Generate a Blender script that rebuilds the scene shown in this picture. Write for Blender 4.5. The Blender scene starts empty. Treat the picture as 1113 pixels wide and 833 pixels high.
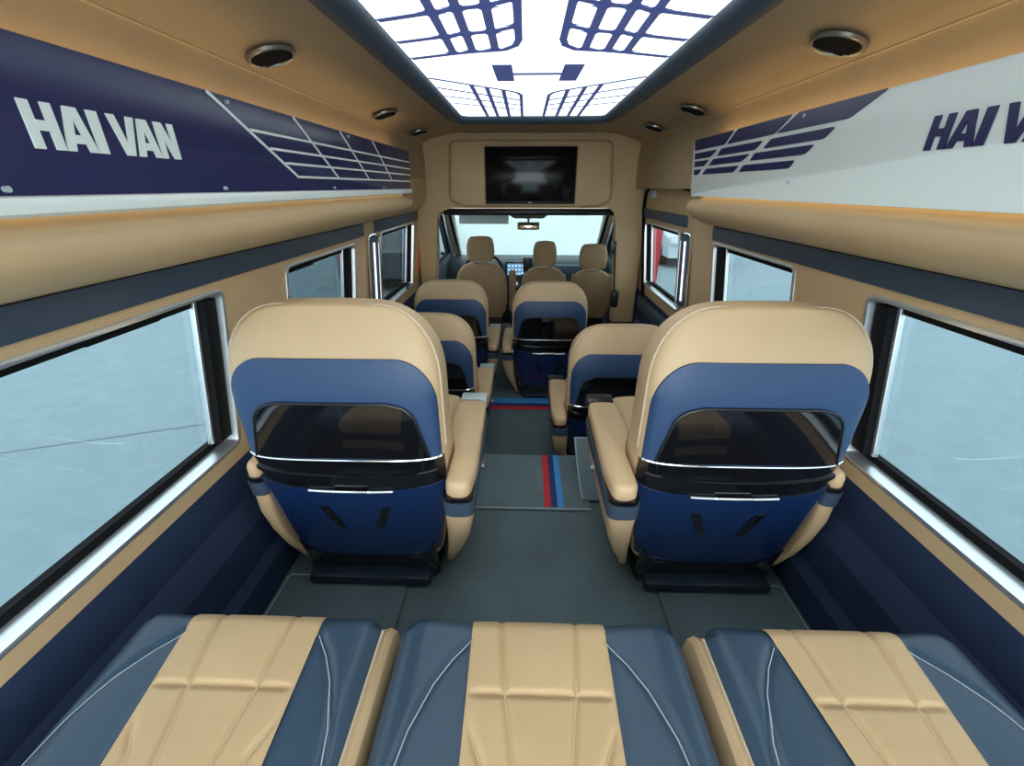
import bpy, bmesh, math, random
from mathutils import Vector, Matrix
random.seed(7)
S = bpy.context.scene
COL = S.collection
# ------------------------------------------------------------------ camera, sky, sun, exposure
CAM = (-.036, 0, 1.53)
th = math.atan(213.5/460); psi = math.atan(14.5*math.cos(th)/460)
cam = bpy.data.cameras.new('camera'); cam.sensor_width = 36; cam.lens = 36*460/1113; cam.clip_start = .02
co = bpy.data.objects.new('camera', cam); COL.objects.link(co)
co.location = CAM; co.rotation_euler = (math.pi/2-th, 0, psi); S.camera = co
W = bpy.data.worlds.new('sky'); S.world = W; W.use_nodes = True
bg = W.node_tree.nodes['Background']; bg.inputs[0].default_value = (.88, .965, 1, 1); bg.inputs[1].default_value = 4.0
sun = bpy.data.lights.new('sun', 'SUN'); sun.energy = 2.0; sun.angle = .05; sun.color = (.85, .98, 1)
so = bpy.data.objects.new('sun', sun); COL.objects.link(so); so.rotation_euler = (math.radians(32), 0, 0)
S.view_settings.view_transform = 'Standard'; S.view_settings.look = 'None'
S.view_settings.exposure = .75; S.view_settings.gamma = 1; S.view_settings.use_curve_mapping = False
SKYLIGHT, LED = 1.2, .9

# ------------------------------------------------------------------ materials
def mat(name, rgb, rough=.5, metal=0, bump=0, scale=200, var=0, coat=0, emit=0, ecol=None, spec=.5):
    m = bpy.data.materials.new(name); m.use_nodes = True; nt = m.node_tree; b = nt.nodes['Principled BSDF']
    b.inputs['Base Color'].default_value = (*rgb, 1); b.inputs['Roughness'].default_value = rough
    b.inputs['Metallic'].default_value = metal; b.inputs['Coat Weight'].default_value = coat; b.inputs['Coat Roughness'].default_value = .05
    b.inputs['Specular IOR Level'].default_value = spec
    if emit:
        b.inputs['Emission Color'].default_value = (*(ecol or rgb), 1); b.inputs['Emission Strength'].default_value = emit
    if bump or var:
        tc = nt.nodes.new('ShaderNodeTexCoord')
        if var:
            n2 = nt.nodes.new('ShaderNodeTexNoise'); n2.inputs['Scale'].default_value = 6; n2.inputs['Detail'].default_value = 6
            nt.links.new(tc.outputs['Object'], n2.inputs['Vector'])
            r = nt.nodes.new('ShaderNodeValToRGB'); e = r.color_ramp.elements
            e[0].position = .3; e[1].position = .7
            e[0].color = (*[c*(1-var) for c in rgb], 1); e[1].color = (*[min(1, c*(1+var)) for c in rgb], 1)
            nt.links.new(n2.outputs['Fac'], r.inputs['Fac']); nt.links.new(r.outputs['Color'], b.inputs['Base Color'])
        if bump:
            n = nt.nodes.new('ShaderNodeTexNoise'); n.inputs['Scale'].default_value = scale; n.inputs['Detail'].default_value = 4
            nt.links.new(tc.outputs['Object'], n.inputs['Vector'])
            bp = nt.nodes.new('ShaderNodeBump'); bp.inputs['Strength'].default_value = bump; bp.inputs['Distance'].default_value = .002
            nt.links.new(n.outputs['Fac'], bp.inputs['Height']); nt.links.new(bp.outputs['Normal'], b.inputs['Normal'])
    return m
def glass(name, tint, refl=1.0):
    m = bpy.data.materials.new(name); m.use_nodes = True; nt = m.node_tree
    nt.nodes.remove(nt.nodes['Principled BSDF']); out = nt.nodes['Material Output']
    t = nt.nodes.new('ShaderNodeBsdfTransparent'); t.inputs[0].default_value = (*tint, 1)
    g = nt.nodes.new('ShaderNodeBsdfGlossy'); g.inputs['Roughness'].default_value = .02; g.inputs[0].default_value = (refl, refl, refl, 1)
    lw = nt.nodes.new('ShaderNodeLayerWeight'); lw.inputs[0].default_value = .5
    pw = nt.nodes.new('ShaderNodeMath'); pw.operation = 'POWER'; pw.inputs[1].default_value = 4; nt.links.new(lw.outputs['Facing'], pw.inputs[0])
    f = nt.nodes.new('ShaderNodeMath'); f.operation = 'MULTIPLY_ADD'; f.inputs[1].default_value = .35; f.inputs[2].default_value = .02; nt.links.new(pw.outputs[0], f.inputs[0])
    mx = nt.nodes.new('ShaderNodeMixShader'); nt.links.new(f.outputs[0], mx.inputs[0])
    nt.links.new(t.outputs[0], mx.inputs[1]); nt.links.new(g.outputs[0], mx.inputs[2]); nt.links.new(mx.outputs[0], out.inputs[0])
    return m
TAN = mat('tan_leather', (.60, .42, .245), .5, bump=.12, scale=260, var=.04)
TANW = mat('tan_wall_leather', (.58, .405, .225), .55, bump=.12, scale=220, var=.05)
TANC = mat('tan_perforated_leather', (.58, .40, .22), .62, bump=.25, scale=420, var=.06)
TANF = mat('tan_cab_fabric', (.40, .26, .14), .75, bump=.3, scale=350, var=.05)
NAVL = mat('navy_leather', (.026, .064, .155), .45, bump=.1, scale=260)
NAVB = mat('navy_bench_leather', (.031, .064, .108), .38, bump=.15, scale=280, var=.08)
NAVG = mat('navy_gloss_shell', (.006, .022, .085), .22, coat=.5)
NAVT = mat('navy_trim_leather', (.042, .066, .105), .5, bump=.15, scale=240)
NAVD = mat('dark_navy_plastic', (.012, .022, .04), .4)
NAVW = mat('navy_wall_felt', (.012, .028, .075), .75, bump=.3, scale=300, var=.1)
NAVK = mat('navy_acrylic', (.016, .018, .085), .28)
NAVP = mat('navy_print', (.05, .07, .22), .4, emit=.2, ecol=(.13, .18, .5))
WHK = mat('white_acrylic', (.80, .85, .83), .25)
GLOSS = mat('piano_black', (.006, .006, .008), .05, coat=1)
BLK = mat('black_plastic', (.012, .013, .016), .35)
RUB = mat('black_rubber', (.005, .005, .006), .7, spec=.15)
CHR = mat('chrome', (.85, .87, .9), .12, metal=1)
ALU = mat('brushed_aluminium', (.78, .82, .84), .28, metal=.85)
SILV = mat('silver_grey_plastic', (.42, .5, .52), .35)
PIPE = mat('pale_piping', (.62, .5, .36), .5)
THR = mat('pale_thread', (.40, .47, .53), .6)
THRT = mat('tan_thread', (.66, .52, .34), .6)
RED = mat('red_stripe', (.55, .02, .03), .7, bump=.3, scale=300)
NVS = mat('navy_stripe', (.015, .03, .13), .7, bump=.3, scale=300)
BLS = mat('light_blue_stripe', (.04, .26, .62), .7, bump=.3, scale=300)
MATG = mat('grey_mat', (.115, .16, .18), .85, bump=.5, scale=420, var=.1)
EDGE = mat('mat_binding', (.28, .36, .38), .6)
PANEL = mat('light_panel', (.8, .9, .9), .4, emit=SKYLIGHT, ecol=(.88, .985, 1))
LEDM = mat('warm_led', (1, .8, .4), .4, emit=LED*3, ecol=(1, .78, .42))
LEDL = mat('soft_warm_led', (1, .85, .6), .4, emit=1.0, ecol=(1, .85, .5))
STRIPL = mat('cool_led', (.9, .92, .95), .3, emit=.8, ecol=(.95, .97, 1))
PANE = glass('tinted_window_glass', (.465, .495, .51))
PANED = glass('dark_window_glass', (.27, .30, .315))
WSG = glass('windscreen_glass', (.47, .515, .515))
ORG = mat('orange_reflection', (.75, .2, .05), .35)
CEIL = mat('tan_headliner', (.43, .305, .18), .65, bump=.15, scale=240, var=.04)
PAVE = mat('concrete_paving', (.205, .285, .31), .9, bump=.3, scale=8, var=.07)
SHUT = mat('white_shutter', (.9, .93, .92), .4)
def carpet():
    m = mat('ribbed_carpet', (.11, .155, .175), .9, var=.12); nt = m.node_tree; b = nt.nodes['Principled BSDF']
    tc = nt.nodes.new('ShaderNodeTexCoord'); w = nt.nodes.new('ShaderNodeTexWave'); w.bands_direction = 'Y'
    w.inputs['Scale'].default_value = 38; w.inputs['Distortion'].default_value = .6
    nt.links.new(tc.outputs['Object'], w.inputs['Vector'])
    bp = nt.nodes.new('ShaderNodeBump'); bp.inputs['Strength'].default_value = .35; bp.inputs['Distance'].default_value = .002
    nt.links.new(w.outputs['Fac'], bp.inputs['Height']); nt.links.new(bp.outputs['Normal'], b.inputs['Normal'])
    return m
CARP = carpet()

# ------------------------------------------------------------------ mesh helpers
def link(name, me, m=None, parent=None):
    o = bpy.data.objects.new(name, me); COL.objects.link(o)
    if m: me.materials.append(m)
    if parent: o.parent = parent
    return o
def finish(bm, ang=38):
    bmesh.ops.recalc_face_normals(bm, faces=bm.faces[:])
    for f in bm.faces: f.smooth = True
    for e in bm.edges:
        if len(e.link_faces) == 2 and e.calc_face_angle(0) > math.radians(ang): e.smooth = False
class MB:
    def __init__(s): s.bm = bmesh.new()
    def box(s, c, d, bev=0, rot=None, seg=2):
        r = bmesh.ops.create_cube(s.bm, size=1); vs = r['verts']
        M = Matrix.Translation(c) @ (rot.to_4x4() if rot else Matrix()) @ Matrix.Diagonal((*d, 1))
        bmesh.ops.transform(s.bm, matrix=M, verts=vs)
        if bev:
            es = list({e for v in vs for e in v.link_edges})
            bmesh.ops.bevel(s.bm, geom=es, offset=bev, segments=seg, profile=.5, affect='EDGES')
        return s
    def rings(s, R, cap0=True, cap1=True, closed=True):
        V = [[s.bm.verts.new(p) for p in r] for r in R]; n = len(R[0])
        for a, b in zip(V, V[1:]):
            for i in range(n if closed else n-1):
                j = (i+1) % n; s.bm.faces.new((a[i], a[j], b[j], b[i]))
        if closed and cap0: s.bm.faces.new(V[0])
        if closed and cap1: s.bm.faces.new(V[-1][::-1])
        return s
    def loop(s, R):                                       # closed chain of rings (torus-like)
        V = [[s.bm.verts.new(p) for p in r] for r in R]; n = len(R[0])
        for k in range(len(V)):
            a, b = V[k], V[(k+1) % len(V)]
            for i in range(n): j = (i+1) % n; s.bm.faces.new((a[i], a[j], b[j], b[i]))
        return s
    def tube(s, pts, r, n=8, closed=False):
        pts = [Vector(p) for p in pts]; R = []; N = len(pts); up = None
        for i, p in enumerate(pts):
            a = pts[i-1] if (i or closed) else p; b = pts[(i+1) % N] if (i < N-1 or closed) else p
            t = (b-a).normalized()
            if up is None: up = Vector((0, 0, 1)) if abs(t.z) < .9 else Vector((1, 0, 0))
            x = t.cross(up).normalized(); up = x.cross(t).normalized()
            R.append([p+(x*math.cos(2*math.pi*k/n)+up*math.sin(2*math.pi*k/n))*r for k in range(n)])
        return s.loop(R) if closed else s.rings(R)
    def prism(s, pts, d, bev=0):                          # planar loop pts extruded by vector d
        a = [s.bm.verts.new(p) for p in pts]; b = [s.bm.verts.new(Vector(p)+Vector(d)) for p in pts]; n = len(a)
        f0 = s.bm.faces.new(a); f1 = s.bm.faces.new(b[::-1]); fs = [f0, f1]
        for i in range(n): fs.append(s.bm.faces.new((a[i], b[i], b[(i+1) % n], a[(i+1) % n])))
        if bev:
            bmesh.ops.bevel(s.bm, geom=list({e for f in (f0, f1) for e in f.edges}), offset=bev, segments=2, profile=.5, affect='EDGES')
        return s
    def cyl(s, c, axis, r, h, n=24, r2=None):
        c = Vector(c); ax = Vector(axis).normalized(); q = ax.to_track_quat('Z', 'Y'); r2 = r if r2 is None else r2
        R = [[c+q@Vector((rr*math.cos(2*math.pi*k/n), rr*math.sin(2*math.pi*k/n), z)) for k in range(n)] for rr, z in ((r, -h/2), (r2, h/2))]
        return s.rings(R)
    def grid(s, G):
        V = [[s.bm.verts.new(p) for p in r] for r in G]
        for a, b in zip(V, V[1:]):
            for i in range(len(a)-1): s.bm.faces.new((a[i], a[i+1], b[i+1], b[i]))
        return s
    def slab(s, G, d):                                    # grid thickened by vector function/vector d
        D = d if callable(d) else (lambda p: Vector(d))
        nr, nc = len(G), len(G[0])
        A = [[s.bm.verts.new(p) for p in r] for r in G]; B = [[s.bm.verts.new(Vector(p)+D(p)) for p in r] for r in G]
        for i in range(nr-1):
            for j in range(nc-1):
                s.bm.faces.new((A[i][j], A[i][j+1], A[i+1][j+1], A[i+1][j])); s.bm.faces.new((B[i][j], B[i+1][j], B[i+1][j+1], B[i][j+1]))
        for i in range(nr-1):
            for j in (0, nc-1): s.bm.faces.new((A[i][j], A[i+1][j], B[i+1][j], B[i][j]))
        for j in range(nc-1):
            for i in (0, nr-1): s.bm.faces.new((A[i][j], B[i][j], B[i][j+1], A[i][j+1]))
        return s
    def build(s, name, m, parent=None, ang=38):
        finish(s.bm, ang); me = bpy.data.meshes.new(name); s.bm.to_mesh(me); s.bm.free()
        return link(name, me, m, parent)
def tag(o, label, cat, group=None, kind=None):
    o['label'] = label; o['category'] = cat
    if group: o['group'] = group
    if kind: o['kind'] = kind
    return o
def struct(o, label, cat='wall'): return tag(o, label, cat, kind='structure')
def empty(name, loc=(0, 0, 0), rz=0):
    o = bpy.data.objects.new(name, None); COL.objects.link(o); o.location = loc; o.rotation_euler = (0, 0, rz); o.empty_display_size = .1
    return o
def dup(root, loc, rz=0):
    def cp(o, par):
        c = o.copy(); COL.objects.link(c)
        if par: c.parent = par
        for ch in list(o.children): cp(ch, c)
        return c
    r = cp(root, None); r.location = loc; r.rotation_euler = (0, 0, rz)
    return r
def rpoly(pts, r, n=5):                                   # 2D polygon with rounded corners
    out = []; N = len(pts); rr = r if isinstance(r, (list, tuple)) else [r]*N
    for i in range(N):
        p = Vector(pts[i]); a = Vector(pts[i-1])-p; b = Vector(pts[(i+1) % N])-p; q = rr[i]
        if q <= 0: out += [tuple(p)]*(n+1); continue
        q = min(q, a.length*.49, b.length*.49); A = p+a.normalized()*q; B = p+b.normalized()*q
        for k in range(n+1):
            t = k/n; v = A*(1-t)**2+p*2*t*(1-t)+B*t*t; out.append((v.x, v.y))
    return out
def inset(pts, d):                                        # inward offset of a CCW polygon with equal angle steps
    N = len(pts); out = []
    for i in range(N):
        p = Vector(pts[i]); k = 1
        while (p-Vector(pts[i-k])).length < 1e-6: k += 1
        j = 1
        while (p-Vector(pts[(i+j) % N])).length < 1e-6: j += 1
        a = (p-Vector(pts[i-k])).normalized(); b = (Vector(pts[(i+j) % N])-p).normalized()
        na = Vector((-a.y, a.x)); nb = Vector((-b.y, b.x)); m = (na+nb); m = m/max(.3, m.length_squared)*2
        out.append((p.x+m.x*d, p.y+m.y*d))
    return out

# ------------------------------------------------------------------ van shell
def wx(z): return .90-.085*(z-.83)                        # inner wall x above the sill
P = .36                                                   # raised rear platform
def wall_panel(name, sgn, outer, holes, label, m=TANW, xf=wx, thick=.05):
    bm = bmesh.new(); edges = []
    for lp in [outer]+holes:
        vs = [bm.verts.new((sgn*xf(z), y, z)) for y, z in lp]
        edges += [bm.edges.new((vs[i], vs[(i+1) % len(vs)])) for i in range(len(vs))]
    bmesh.ops.triangle_fill(bm, use_beauty=True, use_dissolve=False, edges=edges)
    r = bmesh.ops.extrude_face_region(bm, geom=bm.faces[:])
    bmesh.ops.translate(bm, vec=(sgn*thick, 0, 0), verts=[v for v in r['geom'] if isinstance(v, bmesh.types.BMVert)])
    finish(bm, 30); me = bpy.data.meshes.new(name); bm.to_mesh(me); bm.free()
    return struct(link(name, me, m), label)
def dedupe(lp):
    out = []
    for p in lp:
        if not out or (Vector(p)-Vector(out[-1])).length > 1e-5: out.append(p)
    return out
def winloop(y0, y1, z0, z1, sh=.13, r=.022, off=0):
    f = lambda z: sh*(z-z0)
    return rpoly([(y0+f(z0)-off, z0-off), (y1+f(z0)+off, z0-off), (y1+f(z1)+off, z1+off), (y0+f(z1)-off, z1+off)], max(.008, r+off))
WIN = {('left', 1): (-.30, 1.07, .825, 1.272), ('left', 2): (1.42, 2.06, .825, 1.276), ('left', 3): (2.48, 3.26, .84, 1.29),
       ('right', 1): (-.30, 1.06, .825, 1.272), ('right', 2): (1.40, 2.06, .825, 1.285), ('right', 3): (2.56, 3.34, .84, 1.29)}
BY = -.85                                                 # open rear end of the van
for side, sg in (('left', -1), ('right', 1)):
    holes = [dedupe(winloop(*WIN[(side, k)])) for k in (1, 2, 3)]
    wall_panel('wall_'+side, sg, [(BY, .765), (3.56, .765), (3.56, 1.86), (BY, 1.86)], holes,
               'tan leather lined side wall with three windows on the %s of the cabin' % side)
nwin = 0
WLAB = {('left', 1): 'large rear side window at left with dark reflection bar near its top edge', ('left', 2): 'middle left side window, dark grey view behind the first left seat',
        ('left', 3): 'left front passenger window next to the lit pillar strip', ('right', 1): 'large rear side window at right beside the nearest right seat',
        ('right', 2): 'middle right side window over the second right seat', ('right', 3): 'window in the right sliding door'}
for (side, k), (y0, y1, z0, z1) in WIN.items():
    sg = -1 if side == 'left' else 1; nwin += 1
    L = lambda off, dx: [(sg*(wx(z)+dx), y, z) for y, z in winloop(y0, y1, z0, z1, off=off)]
    b = MB(); b.loop([L(.008, .0), L(.008, -.004), L(.003, -.006), L(-.004, -.004), L(-.014, .045), L(-.014, .06), L(.02, .06), L(.02, .02)])
    w = struct(b.build('window_%d' % nwin, ALU), WLAB[(side, k)], 'window')
    g = MB(); g.loop([L(-.012, .034), L(-.030, .038), L(-.030, .058), L(-.012, .058)])
    g.build('gasket', RUB, w)
    pn = MB(); pn.prism(dedupe(L(-.02, .048)), (sg*.004, 0, 0))
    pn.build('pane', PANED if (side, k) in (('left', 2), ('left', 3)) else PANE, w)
    zz = lambda z: .13*(z-z0)
    ya = y1-.05
    s_ = MB(); s_.prism([(sg*(wx(z)+.010), y+zz(z), z) for y, z in ((ya-.005, z0+.03), (ya+.040, z0+.03), (ya+.040, z1-.016), (ya-.005, z1-.016))], (sg*.036, 0, 0), .002)
    s_.build('sliding_post', RUB, w)
    r_ = MB(); r_.prism([(sg*(wx(z)+.03), y+zz(z), z) for y, z in ((ya-.016, z0+.03), (ya-.005, z0+.03), (ya-.005, z1-.016), (ya-.016, z1-.016))], (sg*.015, 0, 0), .002)
    r_.build('slide_rail', ALU, w)
    if side == 'left' and k < 3:
        ym = {1: .86, 2: 1.66}[k]; hw = {1: .095, 2: .10}[k]
        h_ = MB(); h_.box((sg*(wx(1.25)+.04), ym, 1.248), (.008, hw*2, .016), .003); h_.build('reflection_bar', RUB, w)  # dark bar modelled on the glass for a reflection in the pane

# lower navy wall with a stepped ledge
def extrude_y(prof, y0, y1, name, m, label, cat='wall', ys=None):
    ys = ys or [y0, y1]
    b = MB(); b.rings([[(x, y, z) for x, z in prof] for y in ys]); return struct(b.build(name, m, ang=25), label, cat)
for side, sg in (('left', -1), ('right', 1)):
    prof = [(.905, .768), (.905, .645), (.862, .58), (.852, .47), (.822, .45), (.815, P-.02), (.96, P-.02), (.96, .768)]
    extrude_y([(sg*x, z) for x, z in prof], BY, 1.70, 'baseboard_'+side, NAVW, 'dark navy lower wall with padded ledge on the %s beside the rear platform' % side)
    prof = [(.905, .768), (.905, .645), (.875, .58), (.87, .2), (.85, .16), (.845, -.01), (.96, -.01), (.96, .768)]
    extrude_y([(sg*x, z) for x, z in prof], 1.70, 3.56, 'baseboard_%s_front' % side, NAVW, 'dark navy lower wall on the %s beside the front floor' % side)
# navy strips over the windows
nt_ = 0
def trim(pts, d, m, label, bev=.004):
    global nt_; nt_ += 1
    b = MB(); b.prism(pts, d, bev); return struct(b.build('trim_%d' % nt_, m), label, 'trim')
for sg, y0, y1, lab in ((-1, BY, 2.24, 'long navy leather strip over the left windows'), (-1, 2.42, 3.42, 'short navy leather strip over the left front window'),
                        (1, BY, 2.13, 'long navy leather strip over the right windows'), (1, 2.50, 3.50, 'short navy leather strip on the right sliding door')):
    za, zb = (1.302, 1.362) if not (sg > 0 and y0 > 0) else (1.325, 1.385)
    trim([(sg*(wx(z)+.004), y, z) for y, z in ((y0, za), (y1, za), (y1, zb), (y0, zb))], (-sg*.016, 0, 0), NAVT, lab, .005)
b = MB(); b.rings([[(-x, y, z) for x, z in ((.774, 1.60), (.774, 1.52), (.780, 1.46), (.80, 1.41), (.83, 1.38), (.853, 1.365), (.846, 1.60))] for y in (2.60, 3.455)])
struct(b.build('trim_roll', TANW, ang=60), 'tan padded cornice on the left between the locker end and the bulkhead', 'trim')
# orange reflection on the left pillars, put in as coloured strips
trim([(-wx(z)-.003, y, z) for y, z in ((2.42, .84), (2.463, .84), (2.483, 1.03), (2.44, 1.03))], (.010, 0, 0), ORG, 'orange strip painting a reflection on the left pillar beside the front passenger window', .002)
trim([(-wx(z)-.003, y, z) for y, z in ((3.40, .90), (3.47, .90), (3.50, 1.10), (3.43, 1.10))], (.010, 0, 0), ORG, 'orange strip painting a reflection on the left pillar behind the driver', .002)

# floor
b = MB(); b.box((0, 3.62, -.03), (1.82, 3.9, .06)); struct(b.build('floor', CARP), 'dark grey carpeted front floor of the cabin', 'floor')
b = MB(); b.box((0, (BY+1.70)/2, P/2-.002), (1.70, 1.70-BY, P-.004), .006)
b2 = struct(b.build('floor_platform', CARP), 'raised grey ribbed carpet platform under the rear seats', 'floor')
b = MB(); b.tube([(-.80, 1.703, P-.006), (.80, 1.703, P-.006)], .007); b.build('edge_strip', RUB, b2)
# ceiling: skylight edge -> crease -> cove down behind the lockers
prof = [(.43, 1.872), (.47, 1.880), (.60, 1.868), (.72, 1.838), (.775, 1.815), (.780, 1.800), (.778, 1.77), (.772, 1.70), (.775, 1.52), (.93, 1.52), (.93, 1.93), (.43, 1.93)]
for sg, side in ((-1, 'left'), (1, 'right')):
    b = MB(); b.rings([[(sg*x, y, z) for x, z in prof] for y in (BY, 3.46)])
    o = struct(b.build('ceiling_'+side, CEIL, ang=50), 'tan leather ceiling lining on the %s of the light panel' % side, 'ceiling')
    s_ = MB(); s_.tube([(sg*.777, BY+.01, 1.812), (sg*.777, 3.45, 1.812)], .0035, 6); s_.build('piping', TANW, o)
b = MB(); b.rings([[(x, y, z) for x, z in ((-.44, 1.876), (.44, 1.876), (.44, 1.93), (-.44, 1.93))] for y in (2.84, 3.46)])
struct(b.build('ceiling_front', CEIL), 'tan leather ceiling between the light panel and the screen', 'ceiling')
b = MB(); b.box((0, -.45, 1.905), (.88, .8, .05)); struct(b.build('ceiling_rear', CEIL), 'tan ceiling over the rear bench', 'ceiling')
b = MB(); b.box((0, 1.3, 1.965), (1.9, 4.5, .05)); struct(b.build('roof', WHK), 'outer roof skin of the van', 'roof')

# bulkhead over the cab
arch = [(-.875, 1.90), (-.875, .5), (-.77, .5), (-.725, 1.30), (-.70, 1.36), (-.60, 1.395), (.60, 1.395), (.645, 1.36), (.67, 1.25), (.70, .5), (.875, .5), (.875, 1.90)]
b = MB(); b.prism([(x, 3.46, z) for x, z in arch], (0, .10, 0), .012)
bk = struct(b.build('wall_front', TANW), 'tan bulkhead arch between the passenger cabin and the cab')
# padded header that carries the screen
hd = rpoly([(-.60, 1.44), (-.50, 1.395), (.50, 1.395), (.60, 1.44), (.575, 1.825), (-.575, 1.825)], [.05, .03, .03, .05, .05, .05])
b = MB(); b.rings([[(x*k, y, 1.61+(z-1.61)*k) for x, z in hd] for k, y in ((1, 3.47), (1, 3.41), (.985, 3.395), (.95, 3.388))])
hdr = struct(b.build('trim_header', TANW, ang=50), 'padded tan header panel around the ceiling screen', 'panel')
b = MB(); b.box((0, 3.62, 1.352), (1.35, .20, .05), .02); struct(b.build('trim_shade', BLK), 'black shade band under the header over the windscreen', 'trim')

# screen
tv = empty('television', (0, 3.39, 1.60)); tag(tv, 'black flat screen mounted in the padded tan header over the windscreen', 'screen')
b = MB(); b.box((0, -.012, 0), (.652, .03, .372), .006); b.build('bezel', BLK, tv)
b = MB(); b.box((0, -.028, .006), (.632, .004, .346), .001); b.build('display', mat('display_black', (.004, .004, .005), .12, spec=.25), tv)
b = MB(); b.box((0, -.029, -.176), (.03, .004, .008), .001); b.build('sensor', SILV, tv)

# ------------------------------------------------------------------ ceiling light panel
sk = empty('ceiling_light', (0, 1.6, 1.88)); tag(sk, 'large white backlit ceiling light panel with navy grid print', 'light')
Y0, Y1 = .35, 2.70
def loc(o, c): o.location = tuple(-v for v in c)
C0 = (0, 1.6, 1.88)
def child_world(b, name, m, par, c): o = b.build(name, m, par); o.location = (-c[0], -c[1], -c[2]); return o
b = MB(); b.box((0, (Y0+Y1)/2, 1.884), (.78, Y1-Y0, .010)); child_world(b, 'diffuser', PANEL, sk, C0)
fr = lambda d, z: [(x, y, z) for x, y in rpoly([(-.385-d, Y0-d), (.385+d, Y0-d), (.385+d, Y1+d), (-.385-d, Y1+d)], .05+d)]
b = MB(); b.loop([fr(0, 1.885), fr(.0, 1.872), fr(.012, 1.855), fr(.04, 1.846), fr(.075, 1.856), fr(.088, 1.872), fr(.088, 1.885)]); child_world(b, 'frame', NAVT, sk, C0)
for sg in (-1, 1):
    for y in (.9, 1.45, 2.0, 2.5):
        b = MB(); b.cyl((sg*.432, y, 1.847), (0, 0, 1), .008, .006, 12); child_world(b, 'screw', BLK, sk, C0)
def bar(b, pts, w, z=1.8775):
    for (x0, y0), (x1, y1) in zip(pts, pts[1:]):
        d = Vector((x1-x0, y1-y0)); n = Vector((-d.y, d.x)).normalized()*w/2; e = d.normalized()*w*.3
        b.prism([(x0-e.x+n.x, y0-e.y+n.y, z), (x1+e.x+n.x, y1+e.y+n.y, z), (x1+e.x-n.x, y1+e.y-n.y, z), (x0-e.x-n.x, y0-e.y-n.y, z)], (0, 0, .003))
def fillet(b, x, y, sx, sy, r=.022, z=1.8775):            # small concave corner filler
    pts = [(x, y)]+[(x+sx*r*(1-math.cos(t)), y+sy*r*(1-math.sin(t))) for t in [k*math.pi/2/5 for k in range(6)]]
    b.prism([(px, py, z) for px, py in pts], (0, 0, .003))
for sg in (-1, 1):
    b = MB(); X = lambda L: [(sg*x, y) for x, y in L]
    bar(b, X([(.058, .60), (.058, 1.38), (.068, 1.43), (.10, 1.468), (.125, 1.475), (.19, 1.488), (.247, 1.505), (.376, 1.552)]), .020)
    for x, ye in ((.125, 1.475), (.19, 1.488), (.247, 1.505)): bar(b, X([(x, .60), (x, ye)]), .022)
    for k in range(5):
        dy = -.165*k
        bar(b, X([(.058, 1.275+dy), (.125, 1.315+dy), (.19, 1.328+dy), (.247, 1.350+dy), (.376, 1.395+dy)]), .019)
        for x in (.125, .19, .247, .058):
            yc = {.058: 1.275, .125: 1.315, .19: 1.328, .247: 1.350}[x]+dy
            for s2 in ((1,) if x == .058 else (1, -1)):
                for s3 in (1, -1): fillet(b, sg*(x+s2*.010), yc+s3*.006+s2*.002, sg*s2, s3)
    for x, yc in ((.125, 1.47), (.19, 1.484), (.247, 1.50)):
        for s2 in (1, -1): fillet(b, sg*(x+s2*.010), yc-.006, sg*s2, -1)
    child_world(b, 'grid_print', NAVP, sk, C0)
    b = MB()
    bar(b, X([(.378, 1.805), (.10, 2.035), (.072, 2.07), (.058, 2.12), (.058, 2.685)]), .015)
    for x, ys in ((.245, 1.918), (.19, 1.962), (.128, 2.012)): bar(b, X([(x, ys), (x, 2.685)]), .017)
    for (ya, yb) in ((1.965, 2.236), (2.13, 2.36), (2.29, 2.496)): bar(b, X([(.378, ya), (.058, yb)]), .014)
    child_world(b, 'grid_print', NAVP, sk, C0)
b = MB()
for sg in (-1, 1): b.prism([(sg*x, y, 1.8775) for x, y in ((.083, 1.63), (.147, 1.63), (.142, 1.855), (.080, 1.855))], (0, 0, .003))
bar(b, [(-.085, 1.752), (.085, 1.752)], .026)
child_world(b, 'emblem_print', NAVP, sk, C0)

# ------------------------------------------------------------------ air vents
def make_vent():
    r = empty('air_vent')
    b = MB(); ring = lambda q, z: [(q*math.cos(2*math.pi*k/32), q*math.sin(2*math.pi*k/32), z) for k in range(32)]
    b.loop([ring(.062, .0), ring(.061, -.007), ring(.057, -.009), ring(.052, -.007), ring(.050, -.001), ring(.062, .0)]); b.build('rim', mat('vent_rim', (.25, .25, .23), .3, metal=.6), r)
    b = MB(); b.cyl((0, 0, -.002), (0, 0, 1), .052, .004, 24); b.build('duct', RUB, r)
    for k in range(5):
        y = -.03+.015*k; w = math.sqrt(.049**2-y*y)
        b = MB(); b.box((0, y, -.006), (2*w, .008, .002), rot=Matrix.Rotation(-.7, 3, 'X')); b.build('louvre', RUB, r)
    return r
vent0 = None
for sg, y, lab in ((-1, 1.32, 'round black air vent in the left ceiling nearest the camera'), (-1, 2.29, 'second round air vent from the camera in the left ceiling'),
                   (-1, 2.98, 'small farthest round air vent in the left ceiling'), (1, 1.255, 'round black air vent in the right ceiling nearest the camera'),
                   (1, 2.20, 'second round air vent from the camera in the right ceiling'), (1, 2.81, 'small farthest round air vent in the right ceiling')):
    p = (sg*.692, y, 1.8355)
    v = make_vent() if vent0 is None else dup(vent0, p)
    vent0 = vent0 or v; v.location = p; v.rotation_euler = (0, sg*.26, 0)
    tag(v, lab, 'vent', 'round ceiling air vents')

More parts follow.
